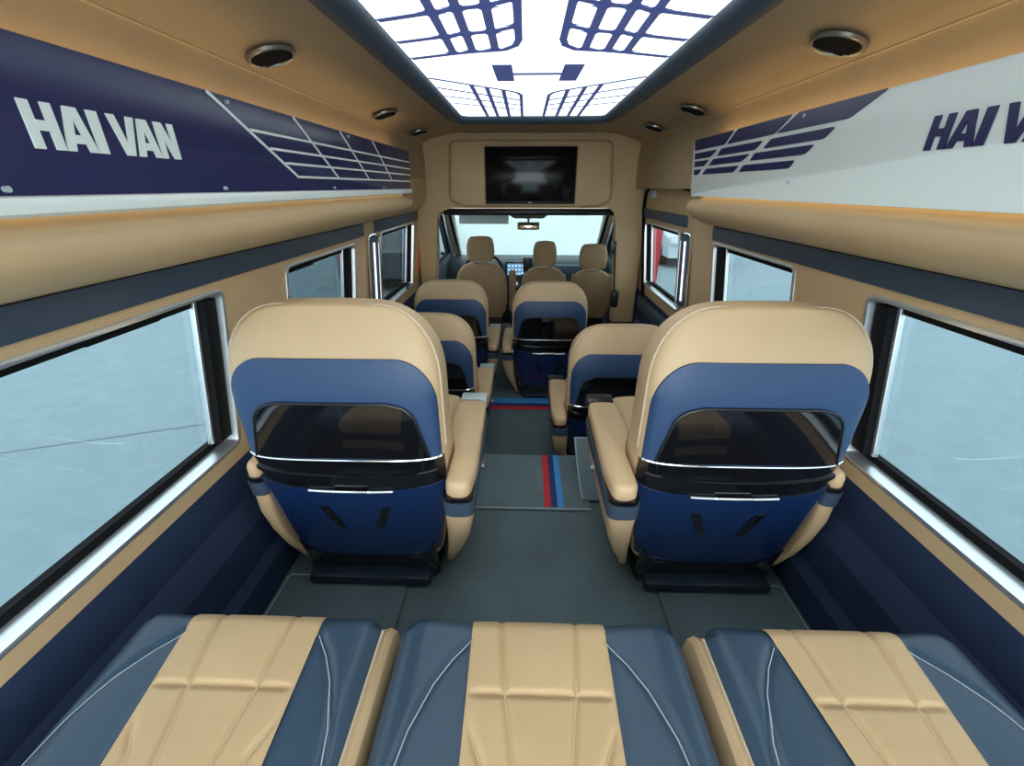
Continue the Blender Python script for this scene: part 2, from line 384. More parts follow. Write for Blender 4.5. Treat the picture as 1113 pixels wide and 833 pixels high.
# ------------------------------------------------------------------ overhead lockers
LX = .70
def letter_polys(ch):
    if ch == 'H': return .043, [[(0, 0), (.014, 0), (.014, 1), (0, 1)], [(.029, 0), (.043, 0), (.043, 1), (.029, 1)], [(.013, .39), (.030, .39), (.030, .61), (.013, .61)]]
    if ch == 'I': return .017, [[(0, 0), (.017, 0), (.017, 1), (0, 1)]]
    if ch == 'A': return .050, [[(0, 0), (.014, 0), (.029, 1), (.016, 1)], [(.036, 0), (.050, 0), (.035, 1), (.022, 1)], [(.012, .18), (.039, .18), (.036, .38), (.014, .38)]]
    if ch == 'V': return .050, [[(.017, 0), (.030, 0), (.014, 1), (0, 1)], [(.021, 0), (.033, 0), (.050, 1), (.036, 1)]]
    if ch == 'N': return .044, [[(0, 0), (.013, 0), (.013, 1), (0, 1)], [(.031, 0), (.044, 0), (.044, 1), (.031, 1)], [(.001, 1), (.016, 1), (.043, 0), (.028, 0)]]
def lettering(root, sg, ystart, dirn, z0, h, m):
    t = 0
    for ch in 'HAI VAN':
        if ch == ' ': t += .015; continue
        w, polys = letter_polys(ch); b = MB()
        for i, pl in enumerate(polys):
            b.prism([(sg*(LX-.0005-.0003*i), ystart+dirn*(t+x), z0+h*z) for x, z in pl], (-sg*.0025, 0, 0))
        b.build('letter', m, root); t += w+(-.008 if ch == 'V' else .0015)
def screw(root, sg, y, z):
    b = MB(); b.cyl((sg*(LX-.003), y, z), (1, 0, 0), .004, .006, 12); b.build('screw', SILV, root)
def locker(sg, yend, side):
    r = empty('overhead_locker'); face = NAVK if sg < 0 else WHK
    zt = 1.712
    pts = rpoly([(BY+.02, 1.493), (yend, 1.493), (yend+.06, zt), (BY+.02, zt)], [.0, .02, .02, 0])
    b = MB(); b.prism(dedupe([(sg*LX, y, z) for y, z in pts]), (sg*.012, 0, 0), .002); b.build('front_panel', face, r)
    # soft tan roll under the panel
    prof = [(.748, 1.498), (.730, 1.486), (.704, 1.470), (.693, 1.450), (.702, 1.425), (.730, 1.400), (.775, 1.380), (.83, 1.370), (.849, 1.363), (.838, 1.50)]
    ye = yend+.02; R = []
    for y, k in ((BY+.02, 1), (ye-.02, 1), (ye+.0, .98), (ye+.03, .85), (ye+.05, .6), (ye+.06, .3)):
        R.append([(sg*(.848+(x-.848)*k), y, 1.46+(z-1.46)*(.35+.65*k) if k < 1 else z) for x, z in prof])
    b = MB(); b.rings(R); b.build('padded_roll', TANW, r, ang=60)
    # hidden warm light strip behind the panel's top edge
    b = MB(); b.box((sg*.724, (BY+yend)/2, 1.690), (.012, yend-BY-.1, .01)); b.build('light_strip', LEDM, r)
    b = MB(); b.box((sg*.732, (BY+yend)/2, 1.508), (.012, yend-BY-.1, .006)); b.build('light_strip', LEDL, r)
    b = MB(); b.box((sg*.744, (BY+yend)/2, 1.60), (.05, yend-BY-.05, .16)); b.build('box_body', TANW, r)
    return r
lk = locker(-1, 2.665, 'left'); tag(lk, 'long navy overhead locker on the left with white lettering and white wing lines', 'locker')
b = MB()
b.rings([[(-x, y, z) for x, z in ((.699, 1.519), (.692, 1.517), (.688, 1.508), (.690, 1.497), (.699, 1.492))] for y in (BY+.02, 2.665)]); b.build('lower_lip', WHK, lk)
lettering(lk, -1, .634, 1, 1.577, .058, WHK)
def linebar(b, y0, z0, y1, z1, w, sg, t=.002):
    d = Vector((y1-y0, z1-z0)); n = Vector((-d.y, d.x)).normalized()*w/2
    b.prism([(sg*(LX-.0005), y0+n.x, z0+n.y), (sg*(LX-.0005), y1+n.x, z1+n.y), (sg*(LX-.0005), y1-n.x, z1-n.y), (sg*(LX-.0005), y0-n.x, z0-n.y)], (-sg*t, 0, 0))
b = MB()
linebar(b, 1.030, 1.710, 1.352, 1.558, .007, -1)
linebar(b, 1.35, 1.556, 2.675, 1.5575, .006, -1, .0021)
for ya, yb, z in ((1.160, 2.70, 1.654), (1.235, 2.70, 1.620), (1.300, 2.69, 1.589)): linebar(b, ya, z, yb, z+.002, .006, -1, .0022)
for (ya, za), (yb, zb) in (((1.391, 1.709), (1.652, 1.558)), ((1.726, 1.709), (1.976, 1.559)), ((2.078, 1.709), (2.314, 1.560))): linebar(b, ya, za, yb, zb, .007, -1, .0019)
b.build('wing_emblem', WHK, lk)
for y, z in ((.575, 1.527), (1.01, 1.527), (1.60, 1.527), (2.16, 1.527), (1.09, 1.70), (1.80, 1.70)): screw(lk, -1, y, z)
rk = locker(1, 2.085, 'right'); tag(rk, 'long white overhead locker on the right with navy lettering and navy wing bars', 'locker')
lettering(rk, 1, .912, -1, 1.590, .055, NAVK)
rows = [(1.671, 1.712, [(1.36, 1.048, 1.149, 1.455), (1.722, 1.39, 1.468, 1.79), (2.13, 1.752, 1.815, 2.115)]),
        (1.637, 1.660, [(1.479, 1.188, 1.222, 1.515), (1.832, 1.527, 1.566, 1.862), (2.105, 1.875, 1.930, 2.10)]),
        (1.607, 1.628, [(1.563, 1.254, 1.286, 1.588), (1.895, 1.596, 1.650, 1.930), (2.095, 1.940, 1.983, 2.09)]),
        (1.576, 1.596, [(1.625, 1.325, 1.345, 1.652), (1.950, 1.661, 1.697, 1.986), (2.085, 2.005, 2.035, 2.08)])]
for za, zb, cells in rows:
    for (tl, tr, br, bl) in cells:
        b = MB(); pl = rpoly([(tl, zb), (tr, zb), (br, za), (bl, za)], [.006, .012, .012, .006], 3)
        b.prism(dedupe([(LX-.0005, y, z) for y, z in pl]), (-.002, 0, 0)); b.build('wing_bar', NAVK, rk)
for y, z in ((1.33, 1.540), (2.03, 1.540), (1.33, 1.700), (.66, 1.54)): screw(rk, 1, y, z)

# ------------------------------------------------------------------ lit pillar strips
for sg, y, lab in ((-1, 2.325, 'tall chrome rimmed light strip on the left pillar'), (1, 2.43, 'tall chrome rimmed light strip on the right pillar')):
    r = empty('pillar_light', (sg*(wx(1.1)-.02), y, 1.1), sg*.6); tag(r, lab, 'light')
    def lp(d, dx, r_=.03): return [(-sg*dx, yy+.10*(zz), zz) for yy, zz in rpoly([(-.034-d, -.20-d), (.034+d, -.20-d), (.034+d, .20+d), (-.034-d, .20+d)], r_+d)]
    b = MB(); b.prism(lp(0, .0), (-sg*.012, 0, 0), .003); b.build('backplate', NAVT, r)
    b = MB(); b.tube(lp(.0, .013), .007, 8, True); b.build('chrome_rim', CHR, r)
    b = MB(); b.prism([(-sg*.012, yy+.10*zz, zz) for yy, zz in ((-.004, -.16), (.004, -.16), (.004, .16), (-.004, .16))], (-sg*.008, 0, 0), .002); b.build('diffuser', STRIPL, r)

# ------------------------------------------------------------------ sliding door on the right
dr = empty('door_1', (.86, 3.05, .8)); dr['kind'] = 'structure'; dr['label'] = 'right sliding door panel edge with black seal and small white sensor box'; dr['category'] = 'door'
seal = [(wx(z)-.012, y, z) for y, z in ((2.30, 1.505), (2.62, 1.530), (3.0, 1.545), (3.25, 1.535), (3.36, 1.49), (3.40, 1.40), (3.39, 1.2), (3.36, .9), (3.30, .5))]
seal = [(p[0]+(.01 if p[2] < .8 else 0), p[1], p[2]) for p in seal]
b = MB(); b.tube(seal, .012, 8); child_world(b, 'seal', RUB, dr, dr.location)
b = MB(); b.box((.838, 3.18, 1.485), (.035, .09, .05), .006); child_world(b, 'sensor_box', SILV, dr, dr.location)
b = MB(); b.box((.885, 3.0, .70), (.05, .75, .10), .02); child_world(b, 'armrest', NAVT, dr, dr.location)
b = MB(); b.box((.87, 2.95, .52), (.05, .72, .12), .03); child_world(b, 'door_pocket', NAVL, dr, dr.location)

# ------------------------------------------------------------------ captain seats
def zpts(lo, hi, n): return [lo+(hi-lo)*k/n for k in range(n+1)]
def hw(z):                                                # half width of the back by height
    if z <= .50: return .212+.060*math.sin(min(1, max(0, (z-.02)/.44))*math.pi/2)
    if z <= .70: return .272
    t = min(1, (z-.70)/.205); return .272-.150*(1-math.sqrt(max(0, 1-t**2.4)))
def ycen(z): return .09+.06*max(0, (.5-z)/.5)**1.4+ (.0*z if z > .7 else 0)-.012*min(1, max(0, (z-.3)/.4))
def dep(z): return .09 if z < .66 else .09-.052*((z-.66)/.245)**2
NE = 5.0
def rear(x, z, off=0):
    w, d = hw(z)+off*.8, dep(z)+off; q = min(1, abs(x)/w); return Vector((x, ycen(z)-d*(1-q**NE)**(1/NE), z))
def patch(rows, off, off0, nx=28, zf=None):
    """rows: list of (z, xl, xr); a skin lying on the rear of the back, from off0 to off"""
    G = []; H = []
    for z, xl, xr in rows:
        g = []; h = []
        for i in range(nx+1):
            t = i/nx; x = xl+(xr-xl)*t; zz = z+(zf(x) if zf else 0)
            g.append(rear(x, zz, off)); h.append(rear(x, zz, off0))
        G.append(g); H.append(h)
    b = MB(); bm = b.bm
    A = [[bm.verts.new(p) for p in r] for r in G]; B = [[bm.verts.new(p) for p in r] for r in H]; nr, nc = len(G), nx+1
    for i in range(nr-1):
        for j in range(nc-1): bm.faces.new((A[i][j], A[i][j+1], A[i+1][j+1], A[i+1][j])); 
    for i in range(nr-1):
        for j in (0, nc-1): bm.faces.new((A[i][j], A[i+1][j], B[i+1][j], B[i][j]))
    for j in range(nc-1):
        for i in (0, nr-1): bm.faces.new((A[i][j], B[i][j], B[i][j+1], A[i][j+1]))
    return b
def smile(x): return .006*(abs(x)/.27)**3
def smile2(x): return .030*(abs(x)/.27)**2.5
def make_captain(s):
    """s=+1: aisle on the +x side; local y forward, z up from the floor, back face near y=0"""
    r = empty('captain_seat')
    # tan backrest body
    R = []; zs = zpts(.09, .70, 14)+[.70+.205*math.sin(k/14*math.pi/2) for k in range(1, 15)]
    for z in zs:
        w, d, yc = hw(z), dep(z), ycen(z); ring = []
        for k in range(56):
            a = 2*math.pi*k/56; c, n = math.cos(a), math.sin(a)
            x = w*math.copysign(abs(c)**(2/NE), c); y = d*math.copysign(abs(n)**(2/NE), n)
            if y > 0: y *= 1.12
            ring.append((x, yc+y, z))
        R.append(ring)
    top = R[-1]; cx = sum(p[0] for p in top)/56; cy = sum(p[1] for p in top)/56
    for k, dz in ((.8, .003), (.4, .006)): R.append([(cx+(p[0]-cx)*k, cy+(p[1]-cy)*k, top[0][2]+dz) for p in top])
    b = MB(); b.rings(R); bk_ = b.build('backrest', TAN, r, ang=60)
    # piping seam round the crown
    pp = [(sg_*hw(z)*1.0, ycen(z)-dep(z)*.5, z) for sg_ in (1,) for z in zpts(.52, .69, 6)]+[(hw(z)*1.0, ycen(z)-dep(z)*.5, z) for z in [.70+.205*math.sin(k/14*math.pi/2) for k in range(0, 15)]]
    pp = pp+[(-x, y, z+.0) for x, y, z in pp[::-1]]
    b = MB(); b.tube(pp, .0028, 6); b.build('piping', PIPE, bk_)
    # navy upper panel
    rows = []
    for k in range(22):
        z = .497+(.655-.497)*k/7 if k < 8 else .655+.130*math.sin((k-7)/14*math.pi/2)
        w = hw(z)*.97; t = max(0, (z-.655)/.130); w = min(w, .263-.10*(1-math.sqrt(max(0, 1-min(1, t)**2.2))))
        rows.append((z, -w, w))
    patch(rows, .007, -.004, 36).build('back_panel', NAVL, r, ang=60)
    # gloss black insert
    def ins(z0, z1, w0, w1, rad, n=16):
        rr = []
        for k in range(n+1):
            z = z0+(z1-z0)*k/n; w = w0+(w1-w0)*k/n; t = max(0, (z-(z1-rad))/rad); w -= rad*1.1*(1-math.sqrt(max(0, 1-min(1, t)**2)))
            rr.append((z, -w, w))
        return rr
    patch(ins(.506, .668, .230, .193, .05), .012, .004, 30).build('gloss_insert', GLOSS, r)
    rim = ins(.506, .672, .235, .197, .05)
    pts = [rear(-x, z, .013) for z, _, x in rim]+[rear(x, z, .013) for z, _, x in rim[::-1]]
    b = MB(); b.tube(pts, .0035, 6); b.build('insert_rim', BLK, r)
    # chrome strip
    pts = [rear(.264*math.sin(t), .497+smile(.264*math.sin(t)), .008) for t in [(-1+2*k/40)*1.50 for k in range(41)]]
    b = MB(); b.tube(pts, .0038, 8); b.build('chrome_strip', CHR, r)
    # black band and lower shell
    patch([(z, -hw(z)*.985, hw(z)*.985) for z in zpts(.375, .49, 6)], .004, -.006, 36, lambda x: smile(x)).build('back_band', GLOSS, r)
    patch([(z, -hw(z)*.95, hw(z)*.95) for z in zpts(.428, .440, 2)], .010, .0, 36, lambda x: smile2(x)*.8).build('band_ridge', GLOSS, r)
    patch([(z, -hw(z)*.99, hw(z)*.99) for z in zpts(.10, .385, 14)], .008, -.006, 36, lambda x: smile2(x)).build('lower_shell', NAVG, r)
    pts = [rear(x, .383+smile2(x), .010) for x in zpts(-.12, .12, 12)]
    b = MB(); b.tube(pts, .0035, 6); b.build('tray_edge', ALU, r)
    b = MB(); b.tube([rear(x, .386+smile2(x), .011) for x in zpts(-.05, .05, 6)], .006, 8); b.build('tray_handle', CHR, r)
    for q in (-1, 1):
        b = MB(); pl = [(.105, .325), (.078, .322), (.045, .235), (.060, .230), (.072, .242)]
        b.prism([rear(q*x, z, .006) for x, z in pl], (0, -.008, 0), .002); b.build('coat_hook', GLOSS, r)
    # base
    b = MB()
    b.rings([[(x*k, .155+(y-.155), z) for x, y in rpoly([(-.215, .045), (.215, .045), (.215, .50), (-.215, .50)], .03)] for z, k in ((.0, 1.0), (.03, 1.0), (.035, .95), (.14, .93))])
    b.build('base', BLK, r)
    b = MB(); b.box((.0, .035, .022), (.39, .07, .035), .008); b.build('base_cover', NAVD, r)
    for q in (-1, 1):
        b = MB(); b.prism([rear(q*x, z, .010) for x, z in ((.20, .03), (.14, .10), (.19, .115), (.215, .16), (.212, .03))], (0, -.006, 0), .002); b.build('corner_cap', GLOSS, r)
    # cushion
    b = MB(); R = []
    for z, k in ((.20, .93), (.24, 1), (.36, 1), (.395, .97), (.412, .85), (.416, .5)):
        R.append([(x*k, .37+(y-.37)*k, z) for x, y in rpoly([(-.245, .13), (.245, .13), (.245, .60), (-.245, .60)], .06)])
    b.rings(R); b.build('cushion', TAN, r, ang=60)
    b = MB(); R = []
    for z, k in ((.05, .86), (.12, .95), (.205, 1)):
        R.append([(x*k, .37+(y-.37)*k, z) for x, y in rpoly([(-.235, .14), (.235, .14), (.235, .58), (-.235, .58)], .05)])
    b.rings(R); b.build('cushion_shell', NAVG, r)
    # armrests
    for q in (-1, 1):
        inner = q == s                                    # aisle side is broad, wall side slim
        xo, xi = (.352, .268) if inner else (.312, .258)
        yR, yF = (-.055, .43) if inner else (.015, .43)
        def ring(z, x0, x1, y0, y1, rad=.03):
            return [(q*x, y, z) for x, y in rpoly([(x0, y0), (x1, y0), (x1, y1), (x0, y1)], min(rad, (x1-x0)*.48))]
        if inner: side = [(.015, .230, .256, .10, .34), (.06, .238, .270, .075, .37), (.13, .253, .298, .03, .41), (.22, .262, .328, -.01, yF-.01), (.30, xi, xo-.008, yR+.015, yF), (.345, xi, xo-.003, yR+.003, yF+.005)]
        else: side = [(.02, .200, .218, .09, .34), (.06, .222, .246, .07, .37), (.12, .242, .270, .05, .40), (.20, .256, .290, .03, .42), (.28, .262, .306, .02, .43), (.345, xi, xo-.008, .015, yF)]
        b = MB(); b.rings([ring(*a) for a in side]); arm = b.build('armrest', TAN, r, ang=60)
        b = MB(); b.rings([ring(.345, xi-.001, xo, yR, yF+.006), ring(.392, xi-.002, xo+.002, yR-.004, yF+.008)]); b.build('armrest_band', NAVT, arm)
        b = MB(); b.rings([ring(.392, xi, xo, yR, yF+.006), ring(.406, xi, xo, yR, yF+.006)]); b.build('armrest_trim', GLOSS, arm)
        def pad(z, g):
            a, c = xi+.004, xo+.002
            pl = [(a+.004, yR+.004), (c-.012, yR+.0), (c, yR+.10), (c-.006, yF+.01), (xi-.028 if inner else a, yF+.01), (xi-.028 if inner else a, yF-.20), (a+.004, yF-.30)]
            cx = (a+c)/2; cy = (yR+yF)/2
            return [(q*(cx+(x-cx)*(1-2*g/(c-a))), cy+(y-cy)*(1-2*g/(yF-yR)), z) for x, y in rpoly(pl, .03)]
        b = MB(); b.rings([pad(.406, .004), pad(.412, 0), pad(.440, 0), pad(.450, .004), pad(.455, .012)]); b.build('armrest_pad', TAN, arm, ang=60)
        if inner:
            b = MB(); b.box((q*(xi+xo-.02)/2, yF+.045, .432), (xo-xi+.012, .06, .04), .006); b.build('armrest_cap', SILV if s > 0 else BLK, arm)
            b = MB(); b.cyl((q*(xo-.004), .25, .30), (1, 0, 0), .018, .012, 16); b.build('control_knob', CHR, arm)
        else:
            b = MB(); b.cyl((q*(xo-.002), .10, .36), (1, 0, 0), .014, .010, 16); b.build('hinge_cap', ALU, arm)
    return r
capL = make_captain(1); capR = make_captain(-1)
GRP = 'tan and navy captain seats'
spots = [(capL, None, (-.518, .945, P+.005), 0, 'left tan and navy captain seat nearest the camera on the rear platform'),
         (capR, None, (.550, .945, P+.005), 0, 'right tan and navy captain seat nearest the camera on the rear platform'),
         (capL, 1, (-.575, 2.13, 0), 0, 'middle row left captain seat directly ahead of the nearest left seat'),
         (capR, 1, (.470, 1.95, 0), 0, 'middle row right captain seat ahead of the nearest right seat'),
         (capL, 1, (-.578, 3.04, 0), 0, 'left captain seat in the front row behind the driver'),
         (capR, 1, (.155, 3.00, 0), 0, 'front row captain seat at the centre, its whole navy back in view')]
for pr, d, p, rz, lab in spots:
    o = dup(pr, p, rz) if d else pr
    o.location = p; o.rotation_euler = (0, 0, rz); tag(o, lab, 'seat', GRP)

# ------------------------------------------------------------------ rear bench
def seg_d(x, y, a, b):
    ax, ay = a; bx, by = b; dx, dy = bx-ax, by-ay; t = max(0, min(1, ((x-ax)*dx+(y-ay)*dy)/(dx*dx+dy*dy)))
    return math.hypot(x-ax-t*dx, y-ay-t*dy)
def poly_d(x, y, P_): return min(seg_d(x, y, a, b) for a, b in zip(P_, P_[1:]))
def bench(cx, x0, x1, ic, iw0, iw1, sides, label, z0=.743):
    r = empty('bench_cushion', (cx, .30, P)); tag(r, label, 'bench seat', 'rear bench cushions')
    YB, YF = -.02, .575
    wl = lambda y: iw0+(iw1-iw0)*min(1.2, (YF-y)/.26)     # half width of the insert
    curves = []
    for q in (-1, 1):
        xe = ic(.50)+q*(iw0+.002)
        curves.append([(xe+q*f*.105, y) for f, y in ((0, .525), (.30, .485), (.55, .44), (.80, .37), (.93, .30), (1, .2), (.98, .08), (.9, 0))])
    def ztop(x, y, e=True):
        rr = .035; dx = min(x-x0, x1-x); dy = YF-y; z = z0
        for d in (dx, dy):
            if d < rr: z -= rr-math.sqrt(max(0, rr*rr-(rr-max(0, d))**2))
        z += .004*math.cos((x-ic(y))/(x1-x0)*math.pi)
        for c in curves:
            d = poly_d(x, y, c); z -= .005*math.exp(-(d/.006)**2)
        z += .010*min(1, max(0, abs(x-ic(y))-wl(y)-.01)/.08)*min(1, max(0, dx)/.05)
        return z
    # navy body
    nx, ny = 110, 70; G = []
    for j in range(ny+1):
        y = YB+(YF-YB)*(1-(1-j/ny)**1.3); row = []
        for i in range(nx+1):
            u = i/nx; x = x0+(x1-x0)*(.5-.5*math.cos(math.pi*u))*.5+(x1-x0)*u*.5
            row.append((x, y, ztop(x, y)-.014*min(1, max(0, (wl(y)-.003-abs(x-ic(y)))/.006))))
        G.append(row)
    rc = .035                                             # round the front corners in plan
    def rnd(p):
        x, y, z = p
        for xs, sgx in ((x0, 1), (x1, -1)):
            px = (x-xs)*sgx; py = YF-y
            if px < rc and py < rc:
                a, c = rc-px, rc-py; m = max(a, c); h = math.hypot(a, c)
                if h > 1e-6:
                    k = m/h; x = xs+sgx*(rc-a*k); y = YF-(rc-c*k)
        return (x, y, z)
    G = [[rnd(p) for p in row] for row in G]
    b = MB(); b.grid(G)
    sk_ = [G[j][0] for j in range(ny+1)]+G[ny][1:]+[G[j][nx] for j in range(ny-1, -1, -1)]
    b.grid([sk_, [(p[0], p[1], z0-.07) for p in sk_], [(x0+.03 if p[0] < x0+.03 else x1-.03 if p[0] > x1-.03 else p[0], min(p[1], YF-.03), z0-.16) for p in sk_], [(p[0], min(p[1], YF-.06), P+.02) for p in sk_]])
    bmesh.ops.remove_doubles(b.bm, verts=b.bm.verts[:], dist=1e-5)
    child_world(b, 'cushion', NAVB, r, r.location)
    # tan centre insert with stitched seams
    L = [[(-.078, .62), (-.060, .425), (-.036, .28), (-.030, -.02)], [(.078, .62), (.060, .425), (.036, .28), (.030, -.02)],
         [(-.125, .392), (-.092, .33), (-.085, .22), (-.08, -.02)], [(.125, .392), (.092, .33), (.085, .22), (.08, -.02)]]
    cross = [(-.2, .428), (.2, .428)]
    G = []; nx, ny = 84, 190
    for j in range(ny+1):
        y = YB+.01+(YF-.002-YB-.01)*j/ny; row = []; w = wl(y)
        for i in range(nx+1):
            t = -1+2*i/nx; lx = w*t; x = ic(y)+lx; z = ztop(x, y)+.0045
            z -= min(1, max(0, 1-abs(t)-.02)/.13)*max(.006*math.exp(-(min(poly_d(lx, y, c) for c in L)/.0055)**2), .007*math.exp(-(abs(y-.428)/.005)**2))
            z -= .002*max(0, (abs(t)-.93)/.07)**2; z += .003*math.sin(min(1, max(0, (y-.428)/.14))*math.pi)*(1-t*t)
            row.append((x, y, z))
        G.append(row)
    fr_ = [(p[0], p[1]+.003, p[2]-.09) for p in G[-1]]; G.append(fr_)
    b = MB(); b.grid(G); ins_ = child_world(b, 'centre_insert', TANC, r, r.location)
    for c in L:
        b = MB(); pts = []
        for k in range(40):
            y = .566-k*.0145 if c[0][1] > .5 else .391-k*.0104
            for (xa, ya), (xb, yb) in zip(c, c[1:]):
                if yb <= y <= ya: lx = xa+(xb-xa)*(ya-y)/(ya-yb); break
            else: continue
            if abs(lx) < .94*wl(y): pts.append((ic(y)+lx, y, ztop(ic(y)+lx, y)-.001))
        b.tube(pts, .0014, 5); o = b.build('stitching', THRT, ins_)
    for q, c in zip((-1, 1), curves):
        b = MB(); sm = []
        for (a, d_), (e, f) in zip(c, c[1:]):
            for k in range(6): sm.append((a+(e-a)*k/6-q*.004, d_+(f-d_)*k/6))
        b.tube([(x, y, ztop(x, y)+.0010) for x, y in sm], .0012, 5); child_world(b, 'stitching', THR, r, r.location)
    # front piping
    pts = [rnd((x, YF-.008, ztop(x, YF-.008)+.002)) for x in [x0+.03+(x1-x0-.06)*k/30 for k in range(31)]]
    for q in sides:
        xe = x0 if q < 0 else x1
        b = MB(); b.rings([[(xe+q*dx, y, z0+dz-(.02 if y > .55 else 0)) for dx, dz in ((-.01, -.15), (-.01, -.018), (.006, -.010), (.018, -.020), (.024, -.05), (.024, -.15))] for y in (-.02, .2, .4, .54, .566)])
        child_world(b, 'side_gusset', TAN, r, r.location)
        b = MB(); b.tube([(xe-q*.004, y, z0-.016) for y in (-.02, .2, .4, .55)], .003, 6); child_world(b, 'piping', PIPE, r, r.location)
    return r
bench(-.545, -.800, -.305, lambda y: -.560+.09*(.56-y) if y < .56 else -.56, .133, .120, (1,), 'left rear bench cushion with tan centre, beside the left wall')
bench(0, -.272, .277, lambda y: 0, .129, .124, (), 'middle rear bench cushion, the one facing the aisle')
bench(.555, .318, .806, lambda y: .566-.01*(.56-y), .126, .095, (-1,), 'right rear bench cushion with tan centre, beside the right wall')

# ------------------------------------------------------------------ mats
mt = empty('floor_mat', (-.01, 1.5, P)); tag(mt, 'grey aisle mat with red, navy and blue lengthwise stripes near the nearest seats', 'mat')
def matpart(name, m, x0, x1, y0, y1, z0, z1, par, org, bev=.001):
    b = MB(); b.box(((x0+x1)/2, (y0+y1)/2, (z0+z1)/2), (x1-x0, y1-y0, z1-z0), bev); return child_world(b, name, m, par, org)
matpart('mat_body', MATG, -.24, .24, 1.325, 1.695, P, P+.006, mt, mt.location)
for x0, x1, m, n in ((.057, .083, RED, 'red_stripe'), (.083, .109, NVS, 'navy_stripe'), (.109, .135, BLS, 'blue_stripe')): matpart(n, m, x0, x1, 1.329, 1.692, P+.004, P+.0075, mt, mt.location)
b = MB(); b.tube([(-.24, 1.324, P+.004), (.24, 1.324, P+.004)], .004, 6); child_world(b, 'binding', EDGE, mt, mt.location)
m2 = empty('floor_mat', (-.04, 2.95, 0)); tag(m2, 'blue grey mat with red, navy and light blue crosswise stripes at the front seats', 'mat')
matpart('mat_body', MATG, -.42, .42, 2.80, 3.06, 0, .006, m2, m2.location)
for y0, y1, m, n in ((2.81, 2.865, RED, 'red_stripe'), (2.865, 2.91, NVS, 'navy_stripe'), (2.91, 3.0, BLS, 'blue_stripe')): matpart(n, m, -.415, .415, y0, y1, .004, .008, m2, m2.location)
m3 = empty('floor_mat', (.25, 1.5, P)); tag(m3, 'grey mat with pale binding curled up against the right seat', 'mat')
G = [[(x+.03*(y-1.37)*-.3, y, P+.010+.10*max(0, (y-1.42)/.28)**1.5) for x in (.212, .25, .29)] for y in zpts(1.37, 1.69, 12)]
b = MB(); b.slab(G, (0, 0, .005)); child_world(b, 'mat_body', MATG, m3, m3.location)
b = MB(); b.tube([tuple(Vector(g[0])+Vector((0, 0, .003))) for g in G]+[tuple(Vector(p)+Vector((0, 0, .003))) for p in G[-1]], .0045, 6); child_world(b, 'binding', EDGE, m3, m3.location)
for sg, side in ((-1, 'left'), (1, 'right')):
    m4 = empty('rubber_mat', (sg*.6, .8, P)); tag(m4, 'grey ribbed mat with pale edge under the %s rear seat' % side, 'mat')
    x0, x1 = sorted((sg*.40, sg*.80))
    matpart('mat_body', CARP, x0, x1, .60, .985, P-.001, P+.004, m4, m4.location)
    b = MB(); b.tube([(sg*.42, .985, P+.003), (sg*.79, .985, P+.003), (sg*.80, .975, P+.003), (sg*.80, .60, P+.003)], .003, 6); child_world(b, 'binding', EDGE, m4, m4.location)

# ------------------------------------------------------------------ cab
def cab_seat(x, label, w=.24, hwid=.13, zt=.86, belt=True):
    r = empty('cab_seat', (x, 4.08, 0)); tag(r, label, 'seat', 'tan cab seats')
    R = []
    for z, k, y in ((.34, .80, .06), (.42, .92, .03), (.55, 1, .0), (.68, .99, .0), (.76, .93, .01), (zt-.06, .82, .015), (zt-.025, .70, .02), (zt-.005, .5, .025), (zt, .25, .03)):
        R.append([(xx, y+yy, z) for xx, yy in rpoly([(-w*k, -.01), (w*k, -.01), (w*k, .13), (-w*k, .13)], .045)])
    b = MB(); b.rings(R); bb = b.build('backrest', TANF, r, ang=60)
    b = MB(); pts = [(w*.99*k, .06, z) for z, k in ((.45, .95), (.55, 1), (.68, .99), (.76, .93), (zt-.06, .82), (zt-.025, .70), (zt-.005, .5))]
    b.tube(pts+[(-p[0], p[1], p[2]) for p in pts[::-1]], .006, 6); b.build('piping', PIPE, bb)
    R = []
    for z, k in ((zt+.025, .80), (zt+.035, .93), (zt+.10, 1), (zt+.17, .97), (zt+.22, .85), (zt+.238, .68), (zt+.243, .3)):
        R.append([(xx, yy, z) for xx, yy in rpoly([(-hwid*k, .01), (hwid*k, .01), (hwid*k, .11), (-hwid*k, .11)], .04)])
    b = MB(); b.rings(R); b.build('headrest', TANF, r, ang=60)
    for q in (-1, 1):
        b = MB(); b.cyl((q*.06, .06, zt+.01), (0, 0, 1), .008, .06, 10); b.build('headrest_post', CHR, r)
    b = MB(); b.box((0, .27, .42), (w*1.9, .40, .14), .05, seg=3); b.build('cushion', TANF, r)
    b = MB(); b.box((0, .30, .18), (w*1.5, .42, .36), .02); b.build('base', BLK, r)
    return r
cab_seat(-.452, 'driver seat in tan fabric, leftmost of the three cab seats', .245, .132, .866)
cab_seat(.155, 'middle cab seat in tan fabric beside the driver', .215, .112, .826)
cab_seat(.612, 'tan fabric cab seat by the right front door', .20, .132, .80)
ar = empty('armrest', (-.15, 4.15, .5)); tag(ar, 'tan driver armrest folded upright beside the driver seat', 'armrest')
b = MB(); b.box((0, 0, .10), (.07, .08, .40), .02, seg=3); b.build('pad', TANF, ar)
b = MB(); b.box((0, 0, -.30), (.05, .07, .40), .01); b.build('stem', BLK, ar)
